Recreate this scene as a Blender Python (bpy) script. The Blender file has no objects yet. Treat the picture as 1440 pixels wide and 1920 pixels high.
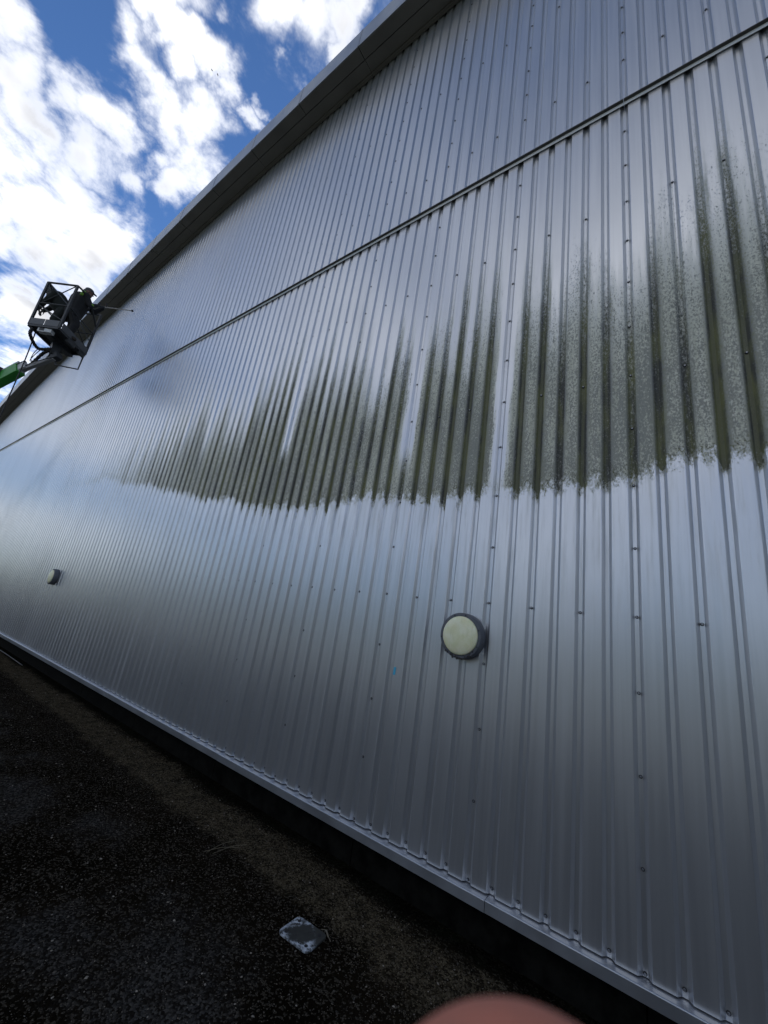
import bpy, bmesh, math, random
from mathutils import Vector, Matrix
random.seed(7)
C = bpy.context.scene.collection
scn = bpy.context.scene
rad = math.radians

# ------------------------------------------------------------------ camera
EYE = 1.85                      # eye height above the asphalt
D = 3.125                       # distance from the eye to the wall line (groove floors)
CR = Vector((0.80642713, 0.57261853, 0.14759167))
CU = Vector((0.04491021, -0.30817805, 0.95026805))
CF = Vector((-0.58962561, 0.75969356, 0.27423955))
cam = bpy.data.cameras.new('camera')
cam.sensor_fit = 'VERTICAL'; cam.sensor_height = 36.0; cam.sensor_width = 27.0
cam.lens = 36.0 * 752.39 / 1920.0
cam.clip_start = 0.004; cam.clip_end = 3000
cam.dof.use_dof = True; cam.dof.focus_distance = 4.6; cam.dof.aperture_fstop = 21.0
camo = bpy.data.objects.new('camera', cam); C.objects.link(camo)
camo.matrix_world = Matrix(((CR.x, CU.x, -CF.x, 0), (CR.y, CU.y, -CF.y, 0), (CR.z, CU.z, -CF.z, EYE), (0, 0, 0, 1)))
scn.camera = camo

# ------------------------------------------------------------------ light
SUN = Vector((-0.64, 0.46, 0.60)).normalized()          # towards the sun: behind the hall, to the left
SUN_EL = math.asin(SUN.z); SUN_AZ = math.atan2(SUN.x, SUN.y)
scn.view_settings.view_transform = 'Standard'; scn.view_settings.look = 'None'
scn.view_settings.gamma = 1.0; scn.view_settings.use_curve_mapping = False
scn.view_settings.exposure = 0.42
sl = bpy.data.lights.new('sun', 'SUN'); sl.energy = 3.0; sl.angle = rad(0.5); sl.color = (1, 0.95, 0.88)
so = bpy.data.objects.new('sun', sl); C.objects.link(so)
so.rotation_euler = SUN.to_track_quat('Z', 'Y').to_euler()


class NT:
    """small helper for writing node trees as expressions"""
    def __init__(s, tree): s.t = tree; s.n = tree.nodes; s.l = tree.links
    def new(s, typ, **kw):
        n = s.n.new(typ)
        for k, v in kw.items(): setattr(n, k, v)
        return n
    def put(s, sock, v):
        if v is None: return
        if hasattr(v, 'is_output') or hasattr(v, 'links'): s.l.new(v, sock)
        else: sock.default_value = v
    def m(s, op, a, b=None, c=None, clamp=False):
        n = s.new('ShaderNodeMath', operation=op, use_clamp=clamp)
        for i, v in enumerate((a, b, c)):
            if v is not None: s.put(n.inputs[i], v)
        return n.outputs[0]
    def add(s, a, b): return s.m('ADD', a, b)
    def sub(s, a, b): return s.m('SUBTRACT', a, b)
    def mul(s, a, b): return s.m('MULTIPLY', a, b)
    def vm(s, op, a, b=None):
        n = s.new('ShaderNodeVectorMath', operation=op)
        s.put(n.inputs[0], a)
        if b is not None: s.put(n.inputs[1] if op != 'SCALE' else n.inputs[3], b)
        return n.outputs['Value'] if op in ('DISTANCE', 'DOT_PRODUCT', 'LENGTH') else n.outputs[0]
    def ss(s, v, a, b, lo=0.0, hi=1.0, kind='SMOOTHSTEP'):
        n = s.new('ShaderNodeMapRange', interpolation_type=kind, clamp=True) if kind == 'LINEAR' else s.new('ShaderNodeMapRange', interpolation_type=kind)
        s.put(n.inputs[0], v); s.put(n.inputs[1], a); s.put(n.inputs[2], b); s.put(n.inputs[3], lo); s.put(n.inputs[4], hi)
        return n.outputs[0]
    def noise(s, vec, scale, detail=4.0, rough=0.55, dist=0.0, col=False, dim='3D'):
        n = s.new('ShaderNodeTexNoise', noise_dimensions=dim)
        if dim == '1D': s.put(n.inputs['W'], vec)
        else: s.put(n.inputs['Vector'], vec)
        n.inputs['Scale'].default_value = scale; n.inputs['Detail'].default_value = detail
        n.inputs['Roughness'].default_value = rough; n.inputs['Distortion'].default_value = dist
        return n.outputs['Color' if col else 'Fac']
    def white(s, w):
        n = s.new('ShaderNodeTexWhiteNoise', noise_dimensions='1D'); s.put(n.inputs['W'], w); return n.outputs[0]
    def mix(s, f, a, b):
        n = s.new('ShaderNodeMix', data_type='RGBA')
        s.put(n.inputs[0], f); s.put(n.inputs[6], rgba(a)); s.put(n.inputs[7], rgba(b)); return n.outputs[2]
    def xyz(s, v):
        n = s.new('ShaderNodeSeparateXYZ'); s.put(n.inputs[0], v); return n.outputs
    def comb(s, x=0.0, y=0.0, z=0.0):
        n = s.new('ShaderNodeCombineXYZ')
        for i, v in enumerate((x, y, z)): s.put(n.inputs[i], v)
        return n.outputs[0]
    def bump(s, h, strength=0.3, dist=0.01):
        n = s.new('ShaderNodeBump'); n.inputs['Strength'].default_value = strength; n.inputs['Distance'].default_value = dist
        s.put(n.inputs['Height'], h); return n.outputs[0]


def rgba(v):
    if isinstance(v, (tuple, list)) and len(v) == 3: return (v[0], v[1], v[2], 1)
    return v


# ------------------------------------------------------------------ sky: physical sky with a broken cumulus deck
SKY_STRENGTH = 0.088
COVER_SEED = 10.2
CLOUDS = [(-0.71, -0.08, 0.7, 0.047, 1), (-0.73, -0.043, 0.682, 0.051, 1), (-0.798, -0.064, 0.599, 0.096, 1), (-0.755, -0.009, 0.655, 0.067, 1), (-0.721, 0.012, 0.693, 0.045, 0.95), (-0.701, 0.04, 0.712, 0.048, 0.95), (-0.737, 0.065, 0.673, 0.063, 1), (-0.722, 0.105, 0.683, 0.035, 0.8), (-0.825, 0.016, 0.565, 0.077, 1), (-0.796, 0.063, 0.602, 0.078, 1), (-0.788, 0.113, 0.605, 0.056, 1), (-0.851, 0.058, 0.521, 0.07, 1), (-0.822, 0.105, 0.56, 0.07, 1), (-0.852, -0.025, 0.523, 0.061, 1), (-0.898, 0.07, 0.433, 0.067, 1), (-0.859, 0.097, 0.504, 0.056, 0.9), (-0.93, 0.078, 0.36, 0.045, 0.9), (-0.945, 0.054, 0.321, 0.061, 0.9), (-0.938, 0.116, 0.327, 0.057, 0.8), (-0.617, 0.019, 0.787, 0.028, 0.6), (-0.636, 0.043, 0.771, 0.033, 0.68), (-0.65, 0.074, 0.756, 0.036, 0.75), (-0.656, 0.106, 0.747, 0.042, 0.9), (-0.654, 0.145, 0.743, 0.054, 1), (-0.657, 0.175, 0.733, 0.052, 1), (-0.688, 0.159, 0.709, 0.047, 1), (-0.689, 0.114, 0.716, 0.035, 0.8), (-0.621, 0.158, 0.768, 0.04, 0.85), (-0.582, 0.034, 0.812, 0.028, 0.85), (-0.577, 0.064, 0.814, 0.031, 0.95), (-0.571, 0.1, 0.815, 0.035, 1), (-0.573, 0.132, 0.809, 0.037, 1), (-0.581, 0.155, 0.799, 0.027, 0.9), (-0.599, 0.108, 0.794, 0.029, 0.85), (-0.557, 0.061, 0.829, 0.025, 0.7), (-0.528, 0.078, 0.846, 0.036, 0.75), (-0.519, 0.104, 0.848, 0.022, 0.65), (-0.45, 0.137, 0.882, 0.04, 0.95), (-0.42, 0.173, 0.891, 0.045, 0.95), (-0.389, 0.206, 0.898, 0.035, 0.95), (-0.41, 0.221, 0.885, 0.024, 0.85), (-0.476, 0.131, 0.87, 0.022, 0.5), (-0.362, 0.204, 0.909, 0.03, 0.9), (-0.569, 0.19, 0.8, 0.02, 0.75), (-0.55, 0.194, 0.812, 0.016, 0.65), (-0.482, 0.201, 0.853, 0.015, 0.5), (-0.486, 0.219, 0.846, 0.016, 0.45), (-0.489, 0.178, 0.854, 0.013, 0.45), (-0.493, 0.195, 0.848, 0.019, 0.35)]
w = bpy.data.worlds.new('World'); scn.world = w; w.use_nodes = True
T = NT(w.node_tree); T.n.clear()
sky = T.new('ShaderNodeTexSky', sky_type='NISHITA'); sky.sun_disc = False
sky.sun_elevation = SUN_EL; sky.sun_rotation = SUN_AZ
sky.air_density = 1.0; sky.dust_density = 0.0; sky.ozone_density = 10.0
tc = T.new('ShaderNodeTexCoord').outputs['Generated']
d3 = T.xyz(tc)
den = T.m('MAXIMUM', T.add(d3[2], 0.10), 0.04)
q = T.comb(T.m('DIVIDE', d3[0], den), T.m('DIVIDE', d3[1], den), 0.0)
nb = T.noise(q, 3.6, 10, 0.66, 0.55)
nc = T.noise(q, 4.5, 6, 0.6, 0.0, col=True)
warp = T.vm('SCALE', T.vm('SUBTRACT', nc, (0.5, 0.5, 0.5)), 0.19)
dw = T.vm('ADD', tc, warp)
acc = None
for (x, y, z, r, wt) in CLOUDS:
    v = T.ss(T.vm('DISTANCE', dw, (x, y, z)), r * 1.5, 0.0, 0.0, wt)
    acc = v if acc is None else T.m('MAXIMUM', acc, v)
lowf = T.noise(T.vm('ADD', q, (0.0, 0.0, COVER_SEED)), 0.62, 3, 0.55)
far = T.ss(T.vm('DOT_PRODUCT', tc, (-0.716, 0.117, 0.688)), 0.95, 0.80)
acc = T.m('MAXIMUM', acc, T.mul(T.ss(lowf, 0.40, 0.62), far))
cl = T.add(T.mul(acc, 0.95), T.mul(T.sub(nb, 0.5), 1.9))
alpha = T.ss(cl, 0.14, 1.12)
up = T.ss(d3[2], -0.02, 0.06)
alpha = T.mul(alpha, up)
shade = T.noise(T.vm('ADD', q, (3.1, 1.7, 0)), 2.2, 5, 0.55)
core = T.mul(T.ss(cl, 0.50, 1.05), T.ss(shade, 0.36, 0.64))
ccol = T.mix(core, (1.24, 1.24, 1.24), (0.54, 0.55, 0.585))
bg1 = T.new('ShaderNodeBackground'); T.put(bg1.inputs[0], sky.outputs[0]); bg1.inputs[1].default_value = SKY_STRENGTH
bg2 = T.new('ShaderNodeBackground'); T.put(bg2.inputs[0], ccol); bg2.inputs[1].default_value = 1.0
mx = T.new('ShaderNodeMixShader'); T.put(mx.inputs[0], alpha); T.l.new(bg1.outputs[0], mx.inputs[1]); T.l.new(bg2.outputs[0], mx.inputs[2])
wo = T.new('ShaderNodeOutputWorld'); T.l.new(mx.outputs[0], wo.inputs[0])
w.cycles.sampling_method = 'MANUAL'; w.cycles.sample_map_resolution = 512

# ------------------------------------------------------------------ helpers
def link(name, me, mat=None, parent=None, smooth=False):
    o = bpy.data.objects.new(name, me); C.objects.link(o)
    if mat is not None and not me.materials: me.materials.append(mat)
    if parent is not None: o.parent = parent
    if smooth:
        for p in me.polygons: p.use_smooth = True
    return o

def from_bm(name, bm, mat, parent=None, smooth=False):
    me = bpy.data.meshes.new(name); bm.normal_update(); bm.to_mesh(me); bm.free()
    return link(name, me, mat, parent, smooth)

def thing(name, label, cat, group=None, loc=(0, 0, 0)):
    o = bpy.data.objects.new(name, None); C.objects.link(o); o.location = loc; o.empty_display_size = 0.1
    return tag(o, label, cat, group)

def tag(o, label, cat, group=None):
    o['label'] = label; o['category'] = cat
    if group: o['group'] = group
    return o

def box(bm, lo, hi, bevel=0.0, mtx=None):
    vs = [bm.verts.new(((lo[0], hi[0])[i & 1], (lo[1], hi[1])[i >> 1 & 1], (lo[2], hi[2])[i >> 2 & 1])) for i in range(8)]
    fs = [bm.faces.new([vs[i] for i in f]) for f in ((0, 2, 3, 1), (4, 5, 7, 6), (0, 1, 5, 4), (2, 6, 7, 3), (0, 4, 6, 2), (1, 3, 7, 5))]
    if bevel:
        es = list({e for f in fs for e in f.edges})
        r = bmesh.ops.bevel(bm, geom=es, offset=bevel, segments=2, profile=0.5, affect='EDGES')
        vs = list({v for v in vs if v.is_valid} | set(r['verts']))
    if mtx is not None:
        for v in vs: v.co = mtx @ v.co
    return vs

def frame(d):
    d = d.normalized(); a = Vector((0, 0, 1)) if abs(d.z) < 0.9 else Vector((1, 0, 0))
    s = d.cross(a).normalized(); return s, s.cross(d).normalized()

def tube(bm, pts, r, n=8, caps=True):
    pts = [Vector(p) for p in pts]; rings = []
    rs = r if isinstance(r, (list, tuple)) else [r] * len(pts)
    s = None
    for i, p in enumerate(pts):
        d = (pts[min(i + 1, len(pts) - 1)] - pts[max(i - 1, 0)]).normalized()
        if s is None: s, t = frame(d)
        else:
            s = (s - d * s.dot(d)).normalized(); t = s.cross(d)
        rings.append([bm.verts.new(p + (s * math.cos(2 * math.pi * k / n) + t * math.sin(2 * math.pi * k / n)) * rs[i]) for k in range(n)])
    for a, b in zip(rings, rings[1:]):
        for k in range(n): bm.faces.new((a[k], a[(k + 1) % n], b[(k + 1) % n], b[k]))
    if caps:
        bm.faces.new(rings[0][::-1]); bm.faces.new(rings[-1])

def beam(bm, a, b, wd, ht, up=Vector((0, 0, 1)), bevel=0.0):
    """rectangular bar from a to b"""
    a = Vector(a); b = Vector(b); d = (b - a); L = d.length; d.normalize()
    s = d.cross(up).normalized(); t = s.cross(d).normalized()
    m = Matrix(((s.x, d.x, t.x, a.x), (s.y, d.y, t.y, a.y), (s.z, d.z, t.z, a.z), (0, 0, 0, 1)))
    box(bm, (-wd / 2, 0, -ht / 2), (wd / 2, L, ht / 2), bevel, m)

def spline(pts, n=8):
    pts = [Vector(p) for p in pts]; out = []
    P = [pts[0] * 2 - pts[1]] + pts + [pts[-1] * 2 - pts[-2]]
    for i in range(1, len(P) - 2):
        for k in range(n):
            t = k / n; a, b, c, d = P[i - 1], P[i], P[i + 1], P[i + 2]
            out.append(0.5 * ((2 * b) + (c - a) * t + (2 * a - 5 * b + 4 * c - d) * t * t + (3 * b - a - 3 * c + d) * t ** 3))
    out.append(pts[-1]); return out

def lathe(bm, prof, n, origin, axis_y=-1):
    """profile of (radius, depth) turned about the wall normal"""
    rings = []
    for (r, dd) in prof:
        if r < 1e-6: rings.append([bm.verts.new((origin[0], origin[1] + axis_y * dd, origin[2]))])
        else: rings.append([bm.verts.new((origin[0] + r * math.cos(2 * math.pi * k / n), origin[1] + axis_y * dd, origin[2] + r * math.sin(2 * math.pi * k / n))) for k in range(n)])
    for a, b in zip(rings, rings[1:]):
        for k in range(n):
            k2 = (k + 1) % n
            if len(a) == 1: bm.faces.new((a[0], b[k], b[k2]))
            elif len(b) == 1: bm.faces.new((a[k], b[0], a[k2]))
            else: bm.faces.new((a[k], b[k], b[k2], a[k2]))
    bmesh.ops.recalc_face_normals(bm, faces=bm.faces)

def fused(name, shapes, voxel, mat, parent=None, smooth=6, factor=0.5, sub=2):
    """tapered capsules and ellipsoids melted into one continuous surface"""
    bm = bmesh.new()
    for s in shapes:
        if s[0] == 'cap':
            _, a, b, ra, rb = s; tb = bmesh.new()
            for p, r in ((a, ra), (b, rb)): bmesh.ops.create_icosphere(tb, subdivisions=sub, radius=r, matrix=Matrix.Translation(Vector(p)))
            bmesh.ops.delete(tb, geom=list(tb.edges), context='EDGES_FACES')
            h = bmesh.ops.convex_hull(tb, input=list(tb.verts))
            loose = [v for v in tb.verts if not v.link_faces]
            bmesh.ops.delete(tb, geom=loose, context='VERTS')
            bmesh.ops.recalc_face_normals(tb, faces=tb.faces)
            tm = bpy.data.meshes.new('t'); tb.to_mesh(tm); tb.free(); bm.from_mesh(tm); bpy.data.meshes.remove(tm)
        else:
            _, c, rr, mtx = s
            m = Matrix.Translation(Vector(c)) @ (mtx.to_4x4() if mtx is not None else Matrix()) @ Matrix.Diagonal((*rr, 1))
            bmesh.ops.create_icosphere(bm, subdivisions=3, radius=1.0, matrix=m)
    me = bpy.data.meshes.new(name); bm.to_mesh(me); bm.free()
    o = bpy.data.objects.new(name, me); C.objects.link(o)
    md = o.modifiers.new('r', 'REMESH'); md.mode = 'VOXEL'; md.voxel_size = voxel; md.use_smooth_shade = True
    ms = o.modifiers.new('s', 'SMOOTH'); ms.factor = factor; ms.iterations = smooth
    bpy.context.view_layer.update()
    me2 = bpy.data.meshes.new_from_object(o.evaluated_get(bpy.context.evaluated_depsgraph_get()))
    o.modifiers.clear(); o.data = me2; me2.name = name; bpy.data.meshes.remove(me)
    me2.materials.clear(); me2.materials.append(mat)
    for p in me2.polygons: p.use_smooth = True
    if parent is not None: o.parent = parent
    return o

def pbr(name, base, rough=0.6, metal=0.0, var=0.0, vscale=8.0, bump=0.0, bscale=200.0, spec=0.5):
    m = bpy.data.materials.new(name); m.use_nodes = True
    t = NT(m.node_tree); b = t.n['Principled BSDF']
    pos = t.new('ShaderNodeNewGeometry').outputs['Position']
    b.inputs['Roughness'].default_value = rough; b.inputs['Metallic'].default_value = metal
    b.inputs['Specular IOR Level'].default_value = spec
    if var:
        n = t.noise(pos, vscale, 6, 0.6)
        f = t.ss(n, 0.3, 0.7)
        t.put(b.inputs['Base Color'], t.mix(f, tuple(c * (1 - var) for c in base), tuple(min(1, c * (1 + var)) for c in base)))
        t.put(b.inputs['Roughness'], t.ss(n, 0.3, 0.7, rough * 0.85, min(1, rough * 1.15)))
    else: b.inputs['Base Color'].default_value = rgba(base)
    if bump: t.put(b.inputs['Normal'], t.bump(t.noise(pos, bscale, 3, 0.5), bump, 0.002))
    return m

# ------------------------------------------------------------------ materials
PITCH = 1 / 6.0
XB = -0.2429                    # a seam groove; seams fall every metre from here

def cladding_material(name, algae):
    m = bpy.data.materials.new(name); m.use_nodes = True
    t = NT(m.node_tree); b = t.n['Principled BSDF']
    pos = t.new('ShaderNodeNewGeometry').outputs['Position']
    P = t.xyz(pos); x, y, z = P[0], P[1], P[2]
    sheet = t.white(t.m('FLOOR', t.sub(x, XB)))
    streak = t.noise(t.comb(t.mul(x, 34.0), 0.0, t.mul(z, 0.55)), 1.0, 5, 0.6)
    cloudy = t.noise(t.comb(t.mul(x, 1.3), 0.0, t.mul(z, 0.8)), 1.0, 4, 0.55)
    grain = t.noise(pos, 900.0, 2, 0.5)
    base = t.mix(t.ss(streak, 0.3, 0.72), (0.575, 0.592, 0.615), (0.635, 0.652, 0.675))
    base = t.mix(t.mul(sheet, 0.40), base, (0.52, 0.537, 0.56))
    film = t.mul(t.ss(cloudy, 0.45, 0.75), t.ss(streak, 0.35, 0.65))
    base = t.mix(t.mul(film, 0.16), base, (0.20, 0.20, 0.185))
    rough = t.add(t.ss(streak, 0.25, 0.75, 0.28, 0.325), t.mul(film, 0.06))
    metal = 0.82
    # slow buckling of the thin sheet plus a fine painted grain
    wav = t.noise(t.comb(t.mul(x, 2.6), 0.0, t.mul(z, 0.9)), 1.0, 2, 0.5)
    hgt = t.add(t.mul(wav, 1.0), t.mul(grain, 0.012))
    nrm = t.bump(hgt, 0.13, 0.012)
    if algae:
        u = t.m('DIVIDE', t.sub(x, XB), PITCH)
        c = t.m('FLOOR', t.add(u, 0.5))
        fr = t.sub(u, c)                                  # 0 in the middle of a groove
        rg = t.white(t.add(c, 11.3)); rp = t.white(t.add(t.m('FLOOR', u), 47.9))
        # the cleaned lower edge of the growth
        zl = t.add(3.09, t.ss(x, -4.2, -10.5, 0.0, 1.05, 'LINEAR'))
        zl = t.add(zl, t.ss(x, -0.35, 0.1, 0.0, 0.14))
        zl = t.add(zl, t.mul(t.sub(t.noise(t.comb(t.mul(x, 0.9), 0, 0), 1.0, 2, 0.5), 0.5), 0.34))
        zl = t.sub(zl, t.mul(t.ss(t.m('ABSOLUTE', fr), 0.24, 0.08), t.mul(rg, 0.09)))
        edge = t.noise(t.comb(t.mul(x, 17.0), 0.0, t.mul(z, 8.0)), 1.0, 8, 0.82)
        hz = t.add(t.sub(z, zl), t.mul(t.sub(edge, 0.5), 0.62))
        low = t.ss(hz, 0.0, 0.07)
        flake = t.mul(t.ss(hz, -0.05, 0.02), t.ss(hz, 0.26, 0.06))
        # how far up it reaches, column by column
        big2 = t.noise(t.comb(t.mul(x, 0.8), 9.0, t.mul(z, 0.25)), 1.0, 3, 0.6)
        reach = t.add(t.mul(t.sub(big2, 0.5), 1.6), t.ss(x, -1.2, 0.6, 0.0, 0.5))
        zu = t.add(t.add(5.15, reach), t.mul(t.sub(rp, 0.5), 0.7))
        zug = t.add(t.add(5.55, t.mul(reach, 0.8)), t.mul(t.sub(rg, 0.5), 0.8))
        th = t.m('DIVIDE', t.sub(z, 3.1), t.sub(zu, 3.1))
        tg = t.m('DIVIDE', t.sub(z, 3.1), t.sub(zug, 3.1))
        amp = t.mul(t.ss(x, -13.5, -5.0, 0.0, 1.0, 'LINEAR'), 1.0)
        patch = t.noise(t.comb(t.mul(x, 2.2), 3.0, t.mul(z, 0.75)), 1.0, 4, 0.6)
        st = t.noise(t.comb(t.mul(x, 30.0), 0.0, t.mul(z, 1.5)), 1.0, 6, 0.68)
        # two laps that were wiped clean
        sA = t.m('ABSOLUTE', t.sub(x, XB - 1.0)); sF = t.m('ABSOLUTE', t.sub(x, XB - 2.0)); sE = t.m('ABSOLUTE', t.sub(x, XB - 4.0))
        wob = t.mul(t.sub(st, 0.5), 0.10)
        cleanA = t.mul(t.ss(t.add(sA, wob), 0.10, 0.045), t.ss(z, 3.0, 3.5, 0.55, 1.0))
        cleanF = t.mul(t.ss(t.add(sF, wob), 0.12, 0.05), t.ss(z, 3.25, 3.9, 0.15, 1.0))
        cleanE = t.mul(t.ss(t.add(sE, wob), 0.12, 0.05), t.ss(z, 3.6, 4.1, 0.0, 0.8))
        clean = t.m('SUBTRACT', 1.0, t.m('MAXIMUM', cleanA, t.m('MAXIMUM', cleanF, cleanE)), clamp=True)
        inten = t.mul(t.mul(amp, clean), t.ss(th, 1.22, 0.30))
        sp = t.noise(t.comb(t.mul(x, 84.0), t.mul(y, 84.0), t.mul(z, 50.0)), 1.0, 6, 0.80)
        sp2 = t.noise(pos, 240.0, 3, 0.7)
        k = t.add(t.mul(inten, 0.66), t.mul(t.sub(patch, 0.5), 0.95))
        k = t.add(k, t.mul(t.sub(st, 0.5), 0.95))
        k = t.add(k, t.mul(t.sub(sp, 0.5), 2.9))
        mp = t.mul(t.ss(k, 0.40, 0.72), low)
        mp = t.mul(mp, t.ss(inten, 0.02, 0.2))
        film_ = t.mul(t.mul(t.ss(t.add(inten, t.mul(t.sub(st, 0.5), 0.9)), 0.12, 0.95), low), 1.0)     # thin pale bloom between the spots
        # grooves hold the damp: darker, greener
        G = t.ss(t.add(t.m('ABSOLUTE', t.sub(fr, 0.02)), t.mul(t.sub(sp, 0.5), 0.36)), 0.29, 0.13)
        ig = t.mul(t.mul(amp, clean), t.ss(t.add(tg, t.mul(t.sub(st, 0.5), 0.7)), 1.15, 0.25))
        kg = t.add(t.mul(ig, 1.15), t.mul(t.sub(st, 0.5), 1.0))
        kg = t.add(kg, t.mul(t.sub(sp, 0.5), 2.8))
        kg = t.add(kg, t.mul(t.sub(rg, 0.5), 0.35))
        mg = t.mul(t.mul(t.ss(kg, 0.26, 1.05), G), low)
        gn_ = t.noise(t.comb(t.mul(x, 7.0), 5.0, t.mul(z, 0.9)), 1.0, 4, 0.6)
        greyc = t.mix(t.ss(sp2, 0.36, 0.62), (0.050, 0.050, 0.014), (0.25, 0.245, 0.13))
        greyc = t.mix(t.mul(t.ss(t.m('ABSOLUTE', fr), 0.46, 0.18), t.ss(gn_, 0.36, 0.60)), greyc, (0.105, 0.105, 0.030))
        greyc = t.mix(t.mul(t.ss(patch, 0.46, 0.66), 0.5), greyc, (0.10, 0.112, 0.045))
        spot = t.noise(t.comb(t.mul(x, 40.0), 7.0, t.mul(z, 22.0)), 1.0, 6, 0.80)
        greyc = t.mix(t.mul(t.ss(spot, 0.57, 0.66), 0.75), greyc, (0.030, 0.033, 0.017))
        gn = t.noise(t.comb(t.mul(x, 9.0), 1.0, t.mul(z, 1.6)), 1.0, 4, 0.6)
        grc = t.mix(t.ss(gn, 0.40, 0.62), (0.020, 0.020, 0.006), (0.135, 0.138, 0.022))
        grc = t.mix(t.mul(t.ss(sp, 0.58, 0.70), 0.7), grc, (0.26, 0.27, 0.22))
        floor_ = t.mul(t.ss(t.m('ABSOLUTE', fr), 0.085, 0.055), t.ss(t.add(st, t.mul(t.sub(rg, 0.5), 0.35)), 0.42, 0.58))
        grc = t.mix(t.mul(floor_, 0.7), grc, greyc)
        filmc = t.mix(t.ss(st, 0.34, 0.66), (0.50, 0.50, 0.31), (0.84, 0.83, 0.64))
        greyc = t.mix(t.mul(t.m('SUBTRACT', 1.0, mp), 0.92), greyc, filmc)
        halo = t.mul(t.ss(t.add(t.m('ABSOLUTE', t.sub(fr, 0.05)), t.mul(t.sub(st, 0.5), 0.22)), 0.42, 0.16), t.mul(t.ss(ig, 0.08, 0.75), low))
        halo = t.mul(halo, t.ss(t.add(gn_, t.mul(t.sub(rg, 0.5), 0.4)), 0.34, 0.62))
        greyc = t.mix(t.mul(halo, 0.75), greyc, t.mix(t.ss(sp, 0.4, 0.6), (0.045, 0.046, 0.007), (0.185, 0.185, 0.030)))
        peck = t.mul(t.ss(sp, 0.60, 0.66), t.ss(t.add(inten, t.mul(t.sub(patch, 0.5), 0.8)), 0.25, 0.8))
        greyc = t.mix(t.mul(peck, 0.85), greyc, (0.025, 0.027, 0.014))
        fleck = t.mul(t.ss(spot, 0.37, 0.31), t.ss(sp, 0.47, 0.40))
        greyc = t.mix(t.mul(fleck, 0.8), greyc, (0.72, 0.73, 0.70))
        grc = t.mix(t.mul(fleck, 0.55), grc, (0.55, 0.56, 0.52))
        dcol = t.mix(mg, greyc, grc)
        cover = t.m('MAXIMUM', t.m('MAXIMUM', t.m('MAXIMUM', t.mul(mp, 0.66), t.mul(film_, 0.66)), t.mul(halo, t.ss(sp, 0.36, 0.58, 0.35, 0.80))), t.mul(mg, 0.90))
        cover = t.m('MAXIMUM', cover, t.mul(t.mul(flake, t.mul(amp, clean)), t.ss(sp, 0.5, 0.58)))
        run = t.mul(t.mul(t.ss(t.sub(zl, z), 1.5, 0.0), t.ss(st, 0.46, 0.66)), t.mul(amp, t.ss(t.sub(zl, z), -0.1, 0.05)))
        base = t.mix(t.mul(run, 0.30), base, (0.27, 0.28, 0.25))
        rough = t.add(rough, t.mul(run, 0.10))
        base = t.mix(cover, base, dcol)
        rough = t.add(t.mul(rough, t.m('SUBTRACT', 1.0, cover)), t.mul(cover, 0.9))
        metal = t.mul(0.82, t.m('SUBTRACT', 1.0, cover))
        hb = t.new('ShaderNodeBump'); hb.inputs['Strength'].default_value = 0.55; hb.inputs['Distance'].default_value = 0.004
        t.put(hb.inputs['Height'], t.mul(cover, sp)); t.l.new(nrm, hb.inputs['Normal']); nrm = hb.outputs[0]
    t.put(b.inputs['Base Color'], base); t.put(b.inputs['Roughness'], rough); t.put(b.inputs['Metallic'], metal)
    t.put(b.inputs['Normal'], nrm)
    return m

M_LOW = cladding_material('silver_cladding_with_algae', True)
M_UP = cladding_material('silver_cladding', False)
M_TRIM = pbr('silver_trim', (0.40, 0.42, 0.45), 0.34, 0.75, 0.10, 3.0, 0.05, 600)
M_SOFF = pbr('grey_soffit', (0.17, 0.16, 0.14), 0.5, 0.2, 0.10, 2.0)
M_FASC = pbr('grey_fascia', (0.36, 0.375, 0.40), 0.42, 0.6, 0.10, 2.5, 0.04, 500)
M_JOINT = pbr('dark_joint', (0.02, 0.02, 0.02), 0.8)
M_BACK = pbr('dark_backing', (0.015, 0.015, 0.016), 0.9)
M_ROOF = pbr('grey_roof', (0.28, 0.29, 0.31), 0.5, 0.4, 0.1, 2.0)
M_SCREW = pbr('screw_steel', (0.30, 0.31, 0.33), 0.35, 0.8, 0.2, 60.0)
M_WASH = pbr('rubber_washer', (0.015, 0.015, 0.016), 0.7)
M_PLINTH = pbr('mossy_concrete', (0.0045, 0.0046, 0.004), 0.95, 0, 0.8, 7.0, 0.6, 60, 0.05)
M_RING = pbr('grey_lamp_body', (0.10, 0.11, 0.125), 0.55, 0.1, 0.15, 30.0, 0.1, 300)
M_BLACK = pbr('black_rubber', (0.012, 0.012, 0.013), 0.55)
M_STEEL = pbr('dark_grey_steel', (0.035, 0.038, 0.042), 0.5, 0.2, 0.2, 14.0)
M_TOE = pbr('grey_toe_board', (0.085, 0.09, 0.098), 0.5, 0.1, 0.15, 9.0)
M_GREEN = pbr('green_paint', (0.035, 0.26, 0.03), 0.35, 0.0, 0.12, 5.0)
M_WHITE = pbr('grey_white_paint', (0.52, 0.53, 0.53), 0.45, 0.0, 0.12, 7.0)
M_CLOTH = pbr('black_work_cloth', (0.014, 0.014, 0.016), 0.85, 0, 0.3, 18.0)
M_CLOTH2 = pbr('dark_green_work_cloth', (0.016, 0.020, 0.016), 0.85, 0, 0.3, 18.0)
M_VIS = pbr('yellow_green_patch', (0.17, 0.34, 0.04), 0.7)
M_SKIN = pbr('skin', (0.56, 0.19, 0.12), 0.55, 0, 0.08, 300.0, 0.10, 1500)
M_FACE = pbr('worker_skin_shaded', (0.13, 0.065, 0.048), 0.6, 0, 0.1, 60.0)  # skin tone darkened to stand for the workers' backlit look
M_BOOT = pbr('brown_boot', (0.03, 0.022, 0.015), 0.7)
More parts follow.
